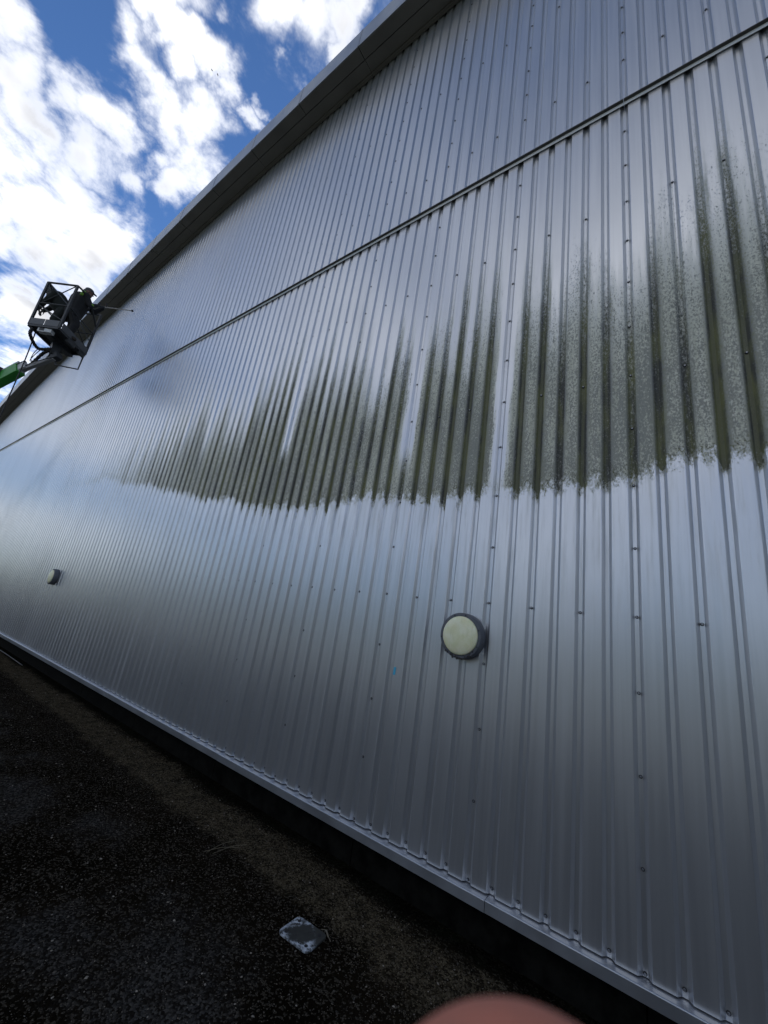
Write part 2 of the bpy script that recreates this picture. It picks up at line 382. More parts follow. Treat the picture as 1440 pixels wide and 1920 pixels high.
M_HELM = pbr('grey_cap', (0.045, 0.05, 0.055), 0.6)
M_TYRE = pbr('tyre_rubber', (0.02, 0.02, 0.02), 0.85)

# ------------------------------------------------------------------ ground
def ground_material():
    m = bpy.data.materials.new('worn_asphalt'); m.use_nodes = True
    t = NT(m.node_tree); b = t.n['Principled BSDF']
    pos = t.new('ShaderNodeNewGeometry').outputs['Position']; P = t.xyz(pos)
    vo = t.new('ShaderNodeTexVoronoi'); t.put(vo.inputs['Vector'], pos); vo.inputs['Scale'].default_value = 85.0
    vo2 = t.new('ShaderNodeTexVoronoi'); t.put(vo2.inputs['Vector'], pos); vo2.inputs['Scale'].default_value = 260.0
    cellr = t.xyz(vo.outputs['Color'])[0]; cellr2 = t.xyz(vo2.outputs['Color'])[0]
    big = t.noise(pos, 1.1, 5, 0.6); mid = t.noise(pos, 6.0, 5, 0.65)
    # washed band of bare aggregate along the wall
    yy = t.add(P[1], t.add(t.mul(t.sub(big, 0.5), 0.55), t.mul(t.sub(mid, 0.5), 0.22)))
    band = t.mul(t.ss(yy, 2.46, 2.62), t.ss(yy, 3.06, 2.88))
    asp = t.mix(t.ss(big, 0.3, 0.7), (0.0038, 0.0030, 0.0019), (0.0115, 0.0088, 0.0056))
    asp = t.mix(t.mul(t.ss(mid, 0.5, 0.7), 0.5), asp, (0.0045, 0.0043, 0.003))
    stone = t.mix(t.ss(cellr2, 0.2, 0.9), (0.020, 0.017, 0.0125), (0.088, 0.077, 0.060))
    asp = t.mix(t.mul(t.ss(cellr, 0.74, 0.80), 0.7), asp, stone)
    tan = t.mix(t.ss(cellr, 0.1, 0.9), (0.018, 0.0145, 0.009), (0.10, 0.082, 0.051))
    band = t.mul(band, t.ss(t.noise(pos, 9.0, 4, 0.6), 0.36, 0.58, 0.30, 1.0))
    col = t.mix(t.mul(band, 0.85), asp, tan)
    moss = t.mul(t.ss(yy, 2.94, 3.10), 0.80)
    col = t.mix(moss, col, t.mix(t.ss(mid, 0.4, 0.65), (0.002, 0.0022, 0.0016), (0.006, 0.007, 0.004)))
    worn = t.mul(t.ss(t.add(t.mul(big, 1.0), t.mul(mid, 0.35)), 0.62, 0.86), t.ss(yy, 2.3, 1.9))
    col = t.mix(t.mul(worn, 0.7), col, t.mix(t.ss(cellr, 0.2, 0.9), (0.012, 0.0115, 0.0105), (0.062, 0.060, 0.056)))
    # yard further out: paler surface
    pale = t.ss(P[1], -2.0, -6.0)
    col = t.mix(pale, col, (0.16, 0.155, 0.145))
    t.put(b.inputs['Base Color'], col)
    t.put(b.inputs['Roughness'], t.ss(mid, 0.3, 0.7, 0.62, 0.9))
    b.inputs['Specular IOR Level'].default_value = 0.0
    h = t.sub(1.0, vo.outputs['Distance'])
    t.put(b.inputs['Normal'], t.bump(t.add(h, t.mul(mid, 0.8)), 0.9, 0.006))
    return m
M_ASPH = ground_material()
M_GRASS = pbr('grass', (0.06, 0.085, 0.03), 0.9, 0, 0.35, 0.6)

def sheet(name, x0, x1, y0, y1, z, mat, nx=1, ny=1):
    bm = bmesh.new()
    g = [[bm.verts.new((x0 + (x1 - x0) * i / nx, y0 + (y1 - y0) * j / ny, z)) for j in range(ny + 1)] for i in range(nx + 1)]
    for i in range(nx):
        for j in range(ny): bm.faces.new((g[i][j], g[i + 1][j], g[i + 1][j + 1], g[i][j + 1]))
    o = from_bm(name, bm, mat); o['kind'] = 'structure'; return o
sheet('ground', -900, 900, -900, 900, -0.03, M_GRASS)
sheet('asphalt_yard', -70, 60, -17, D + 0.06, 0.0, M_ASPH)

# ------------------------------------------------------------------ the hall
def eave(x): return 9.911 + 0.00545 * x - 0.00293 * x * x + EYE
XL, XR = -42, 42
hall = thing('sports_hall', 'huge silver ribbed metal hall with a curved overhanging roof edge and a green algae band', 'building', loc=(0, D, 0))
def HP(o): o.parent = hall; o.matrix_parent_inverse = Matrix.Translation((0, -D, 0)); return o

PAN = 0.026
def profile():
    """one sheet, seam groove to seam groove: points (x, y, nx, ny) with rolled bends"""
    pts = []
    fl, sd, R = 0.0122, 0.0205, 0.0030
    for k in range(7):
        gx = k * PITCH
        cor = []
        if k > 0: cor += [(gx - fl - sd, -PAN), (gx - fl, 0.0)]
        if k < 6: cor += [(gx + fl, 0.0), (gx + fl + sd, -PAN)]
        pts += cor
    pts = [(-0.012, 0.0)] + pts + [(6 * PITCH + 0.012, -0.0012)]
    out = []
    for i, p in enumerate(pts):
        p = Vector(p)
        if i in (0, len(pts) - 1):
            d = (Vector(pts[1]) - p) if i == 0 else (p - Vector(pts[-2])); d.normalize()
            out.append((p, Vector((d.y, -d.x)))); continue
        a = (Vector(pts[i - 1]) - p).normalized(); b = (Vector(pts[i + 1]) - p).normalized()
        na = Vector((-a.y, a.x)); nb_ = Vector((b.y, -b.x))
        if na.y > 0: na = -na
        if nb_.y > 0: nb_ = -nb_
        q0 = p + a * R; q2 = p + b * R
        q1 = q0 * 0.25 + p * 0.5 + q2 * 0.25
        out += [(q0, na), (q1, (na + nb_).normalized()), (q2, nb_)]
    return out
PROF = profile()

def cladding(x0, z0, ztop, mat):
    vs, fs, ns = [], [], []
    for (p, n) in PROF:
        X = x0 + p.x; vs.append((X, D + p.y, z0)); vs.append((X, D + p.y, ztop(X) if callable(ztop) else ztop)); ns += [(n.x, n.y, 0)] * 2
    for i in range(len(PROF) - 1): fs.append((2 * i, 2 * i + 2, 2 * i + 3, 2 * i + 1))
    # folded-back lip along the bottom gives the sheet an edge
    b = len(vs)
    for (p, n) in PROF: vs.append((x0 + p.x + 0.0 * n.x, D + p.y - n.y * 0.012, z0 + 0.001)); ns.append((0, 0, -1))
    for i in range(len(PROF) - 1): fs.append((2 * i, b + i, b + i + 1, 2 * i + 2))
    me = bpy.data.meshes.new('cladding_sheet'); me.from_pydata(vs, [], fs); me.update()
    for p in me.polygons: p.use_smooth = True
    me.normals_split_custom_set_from_vertices(ns)
    return HP(link('cladding_sheet', me, mat))

Z_BASE = EYE - 1.532; Z_MID = EYE + 5.215
for k in range(XL, XR):
    x0 = XB + k
    cladding(x0, Z_BASE, Z_MID + 0.004, M_LOW)
    cladding(x0, Z_MID + 0.012, lambda X: eave(X) + 0.06, M_UP)

def strip(name, prof, xs, mat, zf=None, closed=True, smooth=False, parent=True):
    """sweep a (y, z) profile along x"""
    bm = bmesh.new(); rings = []
    for X in xs:
        dz = zf(X) if zf else 0.0
        rings.append([bm.verts.new((X, D + y, z + dz)) for (y, z) in prof])
    n = len(prof)
    for a, b in zip(rings, rings[1:]):
        for k in range(n if closed else n - 1): bm.faces.new((a[k], a[(k + 1) % n], b[(k + 1) % n], b[k]))
    if closed: bm.faces.new(rings[0]); bm.faces.new(rings[-1][::-1])
    bmesh.ops.recalc_face_normals(bm, faces=bm.faces)
    o = from_bm(name, bm, mat, smooth=smooth)
    return HP(o) if parent else o

def seg(a, b, n): return [a + (b - a) * i / n for i in range(n + 1)]

# storey trim between the two rows of sheets, in three metre lengths
x = XL + XB
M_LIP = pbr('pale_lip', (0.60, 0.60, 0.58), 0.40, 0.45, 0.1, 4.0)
M_UND = pbr('shade_darkened_trim', (0.15, 0.145, 0.135), 0.45, 0.2, 0.1, 4.0)  # same trim metal; the dark ground reflection underneath is put into its colour
while x < XR + XB:
    x2 = min(x + 3.0, XR + XB)
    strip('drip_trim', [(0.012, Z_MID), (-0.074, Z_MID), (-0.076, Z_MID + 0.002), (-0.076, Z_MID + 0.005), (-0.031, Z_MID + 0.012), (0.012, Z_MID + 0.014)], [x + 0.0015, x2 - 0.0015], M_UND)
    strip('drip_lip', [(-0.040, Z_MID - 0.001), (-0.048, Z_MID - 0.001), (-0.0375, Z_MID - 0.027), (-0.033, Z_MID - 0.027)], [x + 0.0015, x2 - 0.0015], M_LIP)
    x = x2

# base flashing: ledge, rolled nose, face, return; three metre lengths with visible butt joints
x = XL + XB - 0.85
zf = Z_BASE - 0.004
FP = [(0.03, zf + 0.0), (-0.070, zf - 0.006), (-0.0735, zf - 0.008), (-0.075, zf - 0.012), (-0.075, zf - 0.072), (-0.060, zf - 0.078), (-0.060, zf - 0.074), (-0.071, zf - 0.070), (-0.071, zf - 0.016), (0.03, zf - 0.008)]
k = 0
while x < XR + XB:
    x2 = min(x + 3.0, XR + XB); dz = (0.0, -0.0015)[k % 2]
    strip('base_flashing', [(a, b + dz) for a, b in FP], [x + 0.002, x2 - 0.002], M_TRIM); x = x2; k += 1

# plinth in lengths of cast concrete
x = XL + XB
while x < XR + XB:
    strip('plinth_block', [(0.03, -0.10), (0.03, zf - 0.010), (0.30, zf - 0.010), (0.30, -0.10)], [x + 0.004, x + 1.996], M_PLINTH); x += 2.0

# verge: soffit in two strips, rounded fascia, joints every 1.54 m
J0, JS = -4.24, 1.54
k = -24
M_STRAP = pbr('fascia_strap', (0.30, 0.31, 0.33), 0.4, 0.6, 0.1, 4.0)
while J0 + k * JS < XR:
    a = J0 + k * JS; b2 = a + JS
    xs = seg(a + 0.006, b2 - 0.006, 3)
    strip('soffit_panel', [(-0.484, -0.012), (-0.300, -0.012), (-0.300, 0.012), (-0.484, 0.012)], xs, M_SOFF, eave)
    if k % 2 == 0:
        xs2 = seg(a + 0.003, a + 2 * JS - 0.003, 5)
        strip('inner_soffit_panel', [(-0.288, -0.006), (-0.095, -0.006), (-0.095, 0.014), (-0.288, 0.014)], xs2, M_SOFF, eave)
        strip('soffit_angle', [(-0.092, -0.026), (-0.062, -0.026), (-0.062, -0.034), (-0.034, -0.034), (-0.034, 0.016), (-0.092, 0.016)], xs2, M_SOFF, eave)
    fp = [(-0.486, 0.0), (-0.500, 0.0), (-0.503, 0.006), (-0.503, 0.44)]
    fp += [(-0.503 + 0.16 - 0.16 * math.cos(t), 0.44 + 0.16 * math.sin(t)) for t in [math.pi / 2 * i / 7 for i in range(1, 8)]]
    fp += [(-0.20, 0.615), (-0.20, 0.60), (-0.343, 0.585), (-0.486, 0.43)]
    strip('fascia_panel', fp, xs, M_FASC, eave)
    # butt strap over each joint
    sp_ = [(-0.499, 0.004), (-0.507, 0.004), (-0.507, 0.44)]
    sp_ += [(-0.507 + 0.164 - 0.164 * math.cos(t), 0.44 + 0.164 * math.sin(t)) for t in [math.pi / 2 * i / 6 for i in range(1, 7)]]
    sp_ += [(-0.343, 0.598)] + [(-0.499 + 0.156 - 0.156 * math.cos(t), 0.44 + 0.156 * math.sin(t)) for t in [math.pi / 2 * i / 6 for i in range(5, -1, -1)]]
    strip('fascia_strap', sp_, [a - 0.018, a + 0.018], M_STRAP, eave)
    k += 1
xs = seg(XL - 0.4, XR + 0.4, 60)
strip('soffit_backing', [(-0.478, 0.022), (0.02, 0.022), (0.02, 0.05), (-0.478, 0.05)], xs, M_BACK, eave)
strip('roof', [(-0.22, 0.595), (30.2, 0.595), (30.2, 0.20), (-0.10, 0.20), (-0.22, 0.56)], xs, M_ROOF, eave)
# inner lining and the three unseen walls
bm = bmesh.new(); xs = seg(XL + XB + 0.02, XR + XB - 0.02, 40)
top = [[bm.verts.new((X, D + y, eave(X) + 0.21)) for X in xs] for y in (0.022, 0.12)]
bot = [[bm.verts.new((X, D + y, zf - 0.002)) for X in xs] for y in (0.022, 0.12)]
for i in range(40):
    bm.faces.new((bot[0][i], bot[0][i + 1], top[0][i + 1], top[0][i])); bm.faces.new((bot[1][i + 1], bot[1][i], top[1][i], top[1][i + 1]))
HP(from_bm('lining_wall', bm, M_BACK))
bm = bmesh.new()
for X in (XL + XB, XR + XB):
    box(bm, (X - 0.15, D + 0.14, -0.1), (X + 0.15, D + 30, eave(X) + 0.19))
HP(from_bm('side_wall', bm, M_UP))
bm = bmesh.new(); xs = seg(XL, XR, 40)
top = [bm.verts.new((X, D + 30, eave(X) + 0.19)) for X in xs]; bot = [bm.verts.new((X, D + 30, -0.1)) for X in xs]
for i in range(40): bm.faces.new((bot[i + 1], bot[i], top[i], top[i + 1]))
HP(from_bm('rear_wall', bm, M_UP))

# screws: stitching screws down each lap, fixing rows on every second groove, one in each groove at the foot
def screw_mesh():
    bm = bmesh.new()
    lathe(bm, [(0.0100, 0.0), (0.0100, 0.0030), (0.0062, 0.0036)], 10, (0, 0, 0))
    nw = len(bm.faces)
    lathe(bm, [(0.0064, 0.002), (0.0064, 0.0085), (0.0052, 0.0098), (0.0, 0.0102)], 6, (0, 0, 0))
    me = bpy.data.meshes.new('screw'); bm.to_mesh(me); bm.free()
    me.materials.append(M_SCREW); me.materials.append(M_WASH)
    for i, p in enumerate(me.polygons): p.material_index = 1 if i < nw else 0
    return me
SM = screw_mesh(); pos_ = []
for k in range(-38, 3):
    X = XB + k
    for j in range(15): pos_.append((X, EYE + 4.872 - 0.4565 * j))
    z = EYE + 5.94
    if abs(k) < 99:
        while z < eave(X) - 0.15: pos_.append((X, z)); z += 0.4465
    for j in range(6):
        Xg = X + j * PITCH
        if j: pos_.append((Xg, EYE - 1.497))
        if j in (2, 4):
            for r_ in (0.303, 2.12, 3.952, 5.932, 7.713):
                if EYE + r_ < eave(Xg) - 0.1: pos_.append((Xg, EYE + r_))
def seen(p):
    v = Vector((p[0], D, p[1] - EYE)); dz = v.dot(CF)
    if dz <= 0.1: return -1
    px = v.dot(CR) / dz; py = v.dot(CU) / dz
    return 1 / dz if abs(px) < 0.97 and abs(py) < 1.29 else -0.5 / dz
pos_.sort(key=lambda p: -seen(p))
for (X, z) in pos_[:290]:
    o = link('screw', SM); o.location = (X + random.uniform(-.0015, .0015), D - 0.0013, z + random.uniform(-.003, .003)); o.rotation_euler = (0, random.random(), 0); HP(o)
vv, ff, mi = [], [], []
src = [tuple(v.co) for v in SM.vertices]; sf = [(tuple(p.vertices), p.material_index) for p in SM.polygons]
for (X, z) in pos_[290:]:
    b0 = len(vv); vv += [(a + X, b + D - 0.0013, c + z) for a, b, c in src]
    for f, m_ in sf: ff.append(tuple(i + b0 for i in f)); mi.append(m_)
me = bpy.data.meshes.new('far_screws'); me.from_pydata(vv, [], ff); me.materials.append(M_SCREW); me.materials.append(M_WASH)
for p, m_ in zip(me.polygons, mi): p.material_index = m_
o = HP(link('far_screws', me)); o['kind'] = 'stuff'

# ------------------------------------------------------------------ bulkhead lamps
def diffuser_mat():
    m = bpy.data.materials.new('yellowed_diffuser'); m.use_nodes = True
    t = NT(m.node_tree); b = t.n['Principled BSDF']
    pos = t.new('ShaderNodeNewGeometry').outputs['Position']; P = t.xyz(pos)
    n = t.noise(pos, 14.0, 5, 0.6); s = t.noise(t.comb(t.mul(P[0], 60.0), 0, t.mul(P[2], 6.0)), 1.0, 4, 0.6)
    c = t.mix(t.ss(n, 0.3, 0.7), (0.78, 0.78, 0.48), (0.88, 0.88, 0.64))
    c = t.mix(t.mul(t.ss(s, 0.5, 0.75), 0.35), c, (0.52, 0.54, 0.28))
    t.put(b.inputs['Base Color'], c); b.inputs['Roughness'].default_value = 0.42
    b.inputs['Subsurface Weight'].default_value = 0.15; b.inputs['Subsurface Scale'].default_value = 0.02
    return m
M_DIFF = diffuser_mat()
def lamp(x, z, label):
    t = thing('bulkhead_lamp', label, 'wall lamp', 'round bulkhead lamps on the wall', (x, D - PAN, z))
    bm = bmesh.new(); lathe(bm, [(0.155, 0.0), (0.172, 0.002), (0.176, 0.02), (0.172, 0.090), (0.168, 0.096), (0.150, 0.098), (0.148, 0.092), (0.0, 0.092)], 64, (0, 0, 0))
    o = from_bm('lamp_body', bm, M_RING, t)
    for p in o.data.polygons: p.use_smooth = True
    o.data.set_sharp_from_angle(angle=rad(35))
    bm = bmesh.new(); prof = [(0.1455, 0.092), (0.1455, 0.099)] + [(0.1455 * math.cos(a), 0.099 + 0.032 * math.sin(a)) for a in [math.pi / 2 * i / 10 for i in range(1, 10)]] + [(0, 0.131)]
    lathe(bm, prof, 64, (0, 0, 0)); from_bm('diffuser', bm, M_DIFF, t, True)
    for a in (20, 78, 112, 190, 262, 335):
        bm = bmesh.new(); lathe(bm, [(0.0055, 0.094), (0.0055, 0.1000), (0.0, 0.1008)], 8, (0.159 * math.cos(rad(a)), 0, 0.159 * math.sin(rad(a))))
        from_bm('ring_screw', bm, M_BLACK, t)
    rnd = random.Random(3)
    bm = bmesh.new()
    for i in range(26):                                # flaked paint and grime along the bottom of the rim
        a = rad(rnd.uniform(225, 318)); r = rnd.uniform(0.152, 0.173); s = rnd.uniform(0.003, 0.011)
        lathe(bm, [(s, 0.0955), (s * 0.8, 0.0988), (0, 0.0994)], rnd.choice((5, 6, 7)), (r * math.cos(a), 0, r * math.sin(a)))
    from_bm('rim_grime', bm, M_BLACK, t)
    return t
lamp(-1.405, EYE + 0.031, 'nearest large round lamp with yellowed lens and grey rim on the silver wall')
lamp(-11.38, EYE - 0.006, 'small distant round lamp at the far left of the silver wall')

# scrap of blue tape on one pan
bm = bmesh.new(); vs = [bm.verts.new((-2.026 + a, D - PAN - 0.0025, EYE - 0.34 + b)) for a, b in ((-0.012, -0.032), (0.011, -0.029), (0.013, 0.030), (0.003, 0.034), (-0.010, 0.028))]
f = bm.faces.new(vs[::-1]); r_ = bmesh.ops.extrude_face_region(bm, geom=[f]); bmesh.ops.translate(bm, vec=(0, 0.0018, 0), verts=[v for v in r_['geom'] if isinstance(v, bmesh.types.BMVert)])
bmesh.ops.recalc_face_normals(bm, faces=bm.faces)
tag(from_bm('tape_scrap', bm, pbr('blue_tape', (0.06, 0.42, 0.62), 0.5)), 'tiny scrap of light blue tape stuck on the wall left of the near lamp', 'tape')

# ------------------------------------------------------------------ ground details
# steel base plate let into the asphalt
def plate():
    m = bpy.data.materials.new('worn_galvanised_plate'); m.use_nodes = True
    t = NT(m.node_tree); b = t.n['Principled BSDF']
    pos = t.new('ShaderNodeTexCoord').outputs['Object']; P = t.xyz(pos)
    n = t.noise(pos, 16.0, 6, 0.7); rr = t.vm('LENGTH', t.comb(P[0], P[1], 0))
    bare = t.ss(t.add(rr, t.mul(t.sub(n, 0.5), 0.14)), 0.070, 0.105)
    dirty = t.ss(t.add(P[0], t.mul(t.sub(n, 0.5), 0.10)), 0.075, 0.045)
    f = t.mul(bare, t.ss(t.add(t.add(P[0], P[1]), t.mul(t.sub(n, 0.5), 0.10)), 0.125, 0.06))
    n2 = t.noise(pos, 34.0, 5, 0.7); f = t.mul(f, t.ss(n2, 0.40, 0.56))
    c = t.mix(f, t.mix(n, (0.008, 0.008, 0.006), (0.040, 0.042, 0.036)), t.mix(t.ss(n, 0.35, 0.65), (0.16, 0.18, 0.20), (0.50, 0.55, 0.60)))
    t.put(b.inputs['Base Color'], c); t.put(b.inputs['Roughness'], t.ss(f, 0, 1, 0.85, 0.45)); t.put(b.inputs['Metallic'], t.mul(f, 0.25))
    t.put(b.inputs['Normal'], t.bump(n, 0.5, 0.006))
    pl = thing('ground_plate', 'worn steel base plate with bolt holes lying in the dark asphalt', 'metal plate', loc=(-1.955, 2.365, 0.0))
    pl.rotation_euler = (0, 0, rad(4))
    bm = bmesh.new(); out = []
    W_, H_, c_ = 0.122, 0.098, 0.034
    for sx, sy in ((1, 1), (-1, 1), (-1, -1), (1, -1)):
        for a in range(5):
            an = (a / 4) * math.pi / 2 + {(1, 1): 0, (-1, 1): math.pi / 2, (-1, -1): math.pi, (1, -1): 1.5 * math.pi}[(sx, sy)]
            out.append((sx * (W_ - c_) + c_ * math.cos(an), sy * (H_ - c_) + c_ * math.sin(an)))
    lo = [bm.verts.new((a, b_, -0.01)) for a, b_ in out]; hi = [bm.verts.new((a, b_, 0.007)) for a, b_ in out]; tp = [bm.verts.new((a * .975, b_ * .975, 0.009)) for a, b_ in out]
    n_ = len(out)
    for A, B in ((lo, hi), (hi, tp)):
        for i in range(n_): bm.faces.new((A[i], A[(i + 1) % n_], B[(i + 1) % n_], B[i]))
    bm.faces.new(tp); from_bm('plate', bm, m, pl)
    for hx, hy in ((-0.085, 0.06), (0.083, 0.058), (-0.082, -0.062), (0.08, -0.06)):
        bm = bmesh.new(); tube(bm, [(hx, hy, 0.004), (hx, hy, 0.0102)], 0.0115, 12); from_bm('bolt_hole', bm, M_BACK, pl)
    rnd = random.Random(5); bm = bmesh.new()
    for i in range(22):
        a, b_ = rnd.uniform(-.1, .05), rnd.choice((-1, 1)) * rnd.uniform(.03, .085); s = rnd.uniform(.002, .005)
        tube(bm, [(a, b_, .006), (a, b_, .0096)], s, 6)
    from_bm('rust_pits', bm, M_BACK, pl)
plate()
bm = bmesh.new(); tube(bm, spline([(-1.90, 2.47, 0.013), (-1.87, 2.48, 0.016), (-1.835, 2.462, 0.012), (-1.80, 2.45, 0.006)], 5), [0.002] * 5 + [0.005] * 6 + [0.002] * 5, 6)
tag(from_bm('dry_twig', bm, pbr('dry_plant', (0.12, 0.105, 0.075), 0.9)), 'short pale dry twig lying across the corner of the steel plate', 'twig')

bm = bmesh.new()
for a, b_ in (((-3.06, 2.36, .008), (-2.90, 2.58, .03)), ((-3.00, 2.40, .006), (-2.93, 2.66, .02)), ((-3.04, 2.37, .007), (-3.02, 2.60, .028))):
    m_ = (Vector(a) + Vector(b_)) / 2 + U * .015 if False else (Vector(a) + Vector(b_)) / 2 + Vector((.01, 0, .02)); tube(bm, spline([a, m_, b_], 4), .0014, 5)
tag(from_bm('dry_grass', bm, pbr('dry_grass', (0.15, 0.13, 0.085), 0.9)), 'small wisp of dry grass stems on the tarmac further left than the steel plate', 'dry grass')
# loose chippings
def chips(name, n, fn, mat):
    rnd = random.Random(hash(name) % 1000 if False else len(name)); vv, ff = [], []
    base = [(1, 0, 0), (-1, 0, 0), (0, 1, 0), (0, -1, 0), (0, 0, 1)]; tri = [(0, 2, 4), (2, 1, 4), (1, 3, 4), (3, 0, 4)]
    for i in range(n):
        x, y, s = fn(rnd)
        a = rnd.random() * 6.28; ca, sa = math.cos(a), math.sin(a); sx, sy, sz = s * rnd.uniform(.7, 1.4), s * rnd.uniform(.6, 1), s * rnd.uniform(.4, .9)
        b = len(vv)
        for (px, py, pz) in base:
            px, py = px * sx + rnd.uniform(-.2, .2) * s, py * sy + rnd.uniform(-.2, .2) * s
            vv.append((x + px * ca - py * sa, y + px * sa + py * ca, 0.0005 + pz * sz))
        ff += [tuple(q + b for q in t_) for t_ in tri]
    me = bpy.data.meshes.new(name); me.from_pydata(vv, [], ff); me.update()
    o = link(name, me, mat); o['kind'] = 'stuff'; return o
def chip_mat(name, lo, hi):
    m = bpy.data.materials.new(name); m.use_nodes = True; t = NT(m.node_tree); b = t.n['Principled BSDF']
    r = t.new('ShaderNodeNewGeometry').outputs['Random Per Island']
    t.put(b.inputs['Base Color'], t.mix(t.m('POWER', r, 3.0), lo, hi)); b.inputs['Roughness'].default_value = 0.7; b.inputs['Specular IOR Level'].default_value = 0.03
    return m
def near(rnd, y0, y1):
    # denser close to the viewer, thinning with distance
    x = 0.6 - 11.0 * rnd.random() ** 1.7; return x, rnd.uniform(y0, y1)
def f_loose(rnd):
    x, y = near(rnd, 0.4, 2.98); return x, y, rnd.uniform(.0016, .0038) * (1.5 if rnd.random() < .04 else 1)
def f_band(rnd):
    x, y = near(rnd, 2.5, 2.95); y += 0.10 * math.sin(x * 1.7) + rnd.gauss(0, .05); return x, min(y, 3.02), rnd.uniform(.0018, .0042)
chips('loose_chippings', 60000, f_loose, chip_mat('grey_chippings', (0.004, 0.0034, 0.0025), (0.21, 0.185, 0.15)))
def f_grit(rnd):
    x, y = near(rnd, 0.3, 2.95); return x, y, rnd.uniform(.004, .0085)
chips('scattered_stones', 3200, f_grit, chip_mat('pale_stone', (0.02, 0.018, 0.015), (0.30, 0.27, 0.225)))
chips('bare_aggregate', 30000, f_band, chip_mat('tan_aggregate', (0.010, 0.008, 0.005), (0.16, 0.132, 0.086)))

# hose lying along the foot of the plinth
bm = bmesh.new(); tube(bm, spline([(-11.0, 2.98, 0.02), (-12.4, 3.00, 0.02), (-14.0, 2.99, 0.02), (-17.0, 2.92, 0.02), (-19.5, 2.2, 0.02)], 6), 0.008, 8)
tag(from_bm('ground_hose', bm, pbr('grey_hose', (0.07, 0.07, 0.066), 0.6), smooth=True), 'grey hose lying on the ground along the far foot of the wall', 'hose')

# ------------------------------------------------------------------ boom lift
lift = thing('boom_lift', 'green and white boom lift reaching up with a dark steel work basket', 'boom lift', loc=(-21.6, -1.9, 0))
def LP(o, par=None):
    if par is None: o.parent = lift; o.matrix_parent_inverse = Matrix.Translation((21.6, 1.9, 0))
    else: o.parent = par; o.matrix_parent_inverse = par.matrix_parent_inverse @ Matrix() if False else Matrix()
    return o
FZ = 7.60
Lc, Mc, Rc = Vector((-12.54, 1.065, FZ)), Vector((-11.91, 1.51, FZ)), Vector((-12.58, 2.27, FZ)); Kc = Lc + Rc - Mc
U = Vector((0, 0, 1)); H = 1.30
bm = bmesh.new()
n = 8
for i in range(9):                                         # slatted tread floor inside an angle frame
    a = Lc.lerp(Mc, (i + .5) / 9); b = Kc.lerp(Rc, (i + .5) / 9); beam(bm, a + U * 0.02, b + U * 0.02, 0.068, 0.02)
for a, b in ((Lc, Mc), (Mc, Rc), (Rc, Kc), (Kc, Lc)): beam(bm, a - U * .01, b - U * .01, .05, .06)
basket = LP(from_bm('basket', bm, M_STEEL))
def BP(name, bm, mat=M_STEEL, smooth=False):
    o = from_bm(name, bm, mat, smooth=smooth); o.parent = basket; return o
for p in (Lc, Mc, Rc, Kc):
    bm = bmesh.new(); beam(bm, p, p + U * H, .05, .05, up=(Mc - Lc).normalized(), bevel=.006); BP('corner_post', bm)
def rails(h, r, name):
    for a, b in ((Lc, Kc), (Lc, Mc), (Mc, Rc), (Rc, Kc)):
        bm = bmesh.new(); tube(bm, [a + U * h, b + U * h], r, 8); BP(name, bm)
rails(0.66, .017, 'mid_rail')
for a, b in ((Lc, Kc), (Lc, Mc), (Rc, Kc)):
    bm = bmesh.new(); tube(bm, [a + U * (H - .01), b + U * (H - .01)], .024, 8); BP('top_rail', bm)
bm = bmesh.new(); tube(bm, spline([Mc + U * (H - .01), Mc.lerp(Rc, .2) + U * (H + .02), Mc.lerp(Rc, .45) + U * (H - .02), Mc.lerp(Rc, .75) + U * (H - .2), Rc + U * (H - .42)], 5), .024, 8); BP('top_rail', bm)
for a, b, ha, hb in ((Lc, Mc, .62, H), (Lc, Mc, H, .66), (Mc, Rc, .66, .12), (Lc, Kc, H, .66), (Kc, Rc, H, .4), (Lc, Mc, .60, .22)):
    bm = bmesh.new(); tube(bm, [a + U * ha, b + U * hb], .013, 6); BP('brace', bm)
for a, b in ((Lc, Mc), (Mc, Rc), (Rc, Kc), (Kc, Lc)):
    for s0, s1 in ((0.03, 0.49), (0.51, 0.97)):
        bm = bmesh.new(); nrm = (b - a).cross(U).normalized() * .028
        beam(bm, a.lerp(b, s0) + U * .10 + nrm, a.lerp(b, s1) + U * .10 + nrm, .006, .17); BP('toe_board', bm, M_TOE)
bm = bmesh.new(); cc = Mc.lerp(Rc, .35) + Vector((.03, -.03, -.03)); beam(bm, cc - U * .02, cc + (Rc - Mc).normalized() * .28 - U * .02, .07, .15, bevel=.01); BP('control_box', bm)
bm = bmesh.new(); tube(bm, spline([Kc.lerp(Mc, .55) - U * .06, Kc.lerp(Mc, .55) + Vector((.12, .12, -.40)), Kc.lerp(Mc, .55) + Vector((.14, .14, -.55))], 4), .02, 8)
bm.free()
e0 = Kc.lerp(Rc, .12) - U * .05; e1 = Rc - U * .05 + (Mc - Rc) * .02
bm = bmesh.new(); tube(bm, [e0, e0 - U * .36, e1 - U * .42, e1 - U * .02], .018, 8); BP('bump_bar', bm)
bm = bmesh.new(); beam(bm, e1 + U * .0, e1 - U * .30, .05, .04); beam(bm, e1 - U * .02, e1 + (Mc - Rc) * .22 - U * .02, .05, .10); BP('bracket', bm)
ctr = (Lc + Mc + Rc + Kc) / 4
bm = bmesh.new(); beam(bm, Lc.lerp(Mc, .5) - U * .07, Kc.lerp(Rc, .5) - U * .07, .16, .10); beam(bm, ctr - U * .10, Vector((-12.45, 1.70, 7.12)), .18, .16, up=Vector((1, 0, 0))); BP('floor_bearer', bm)
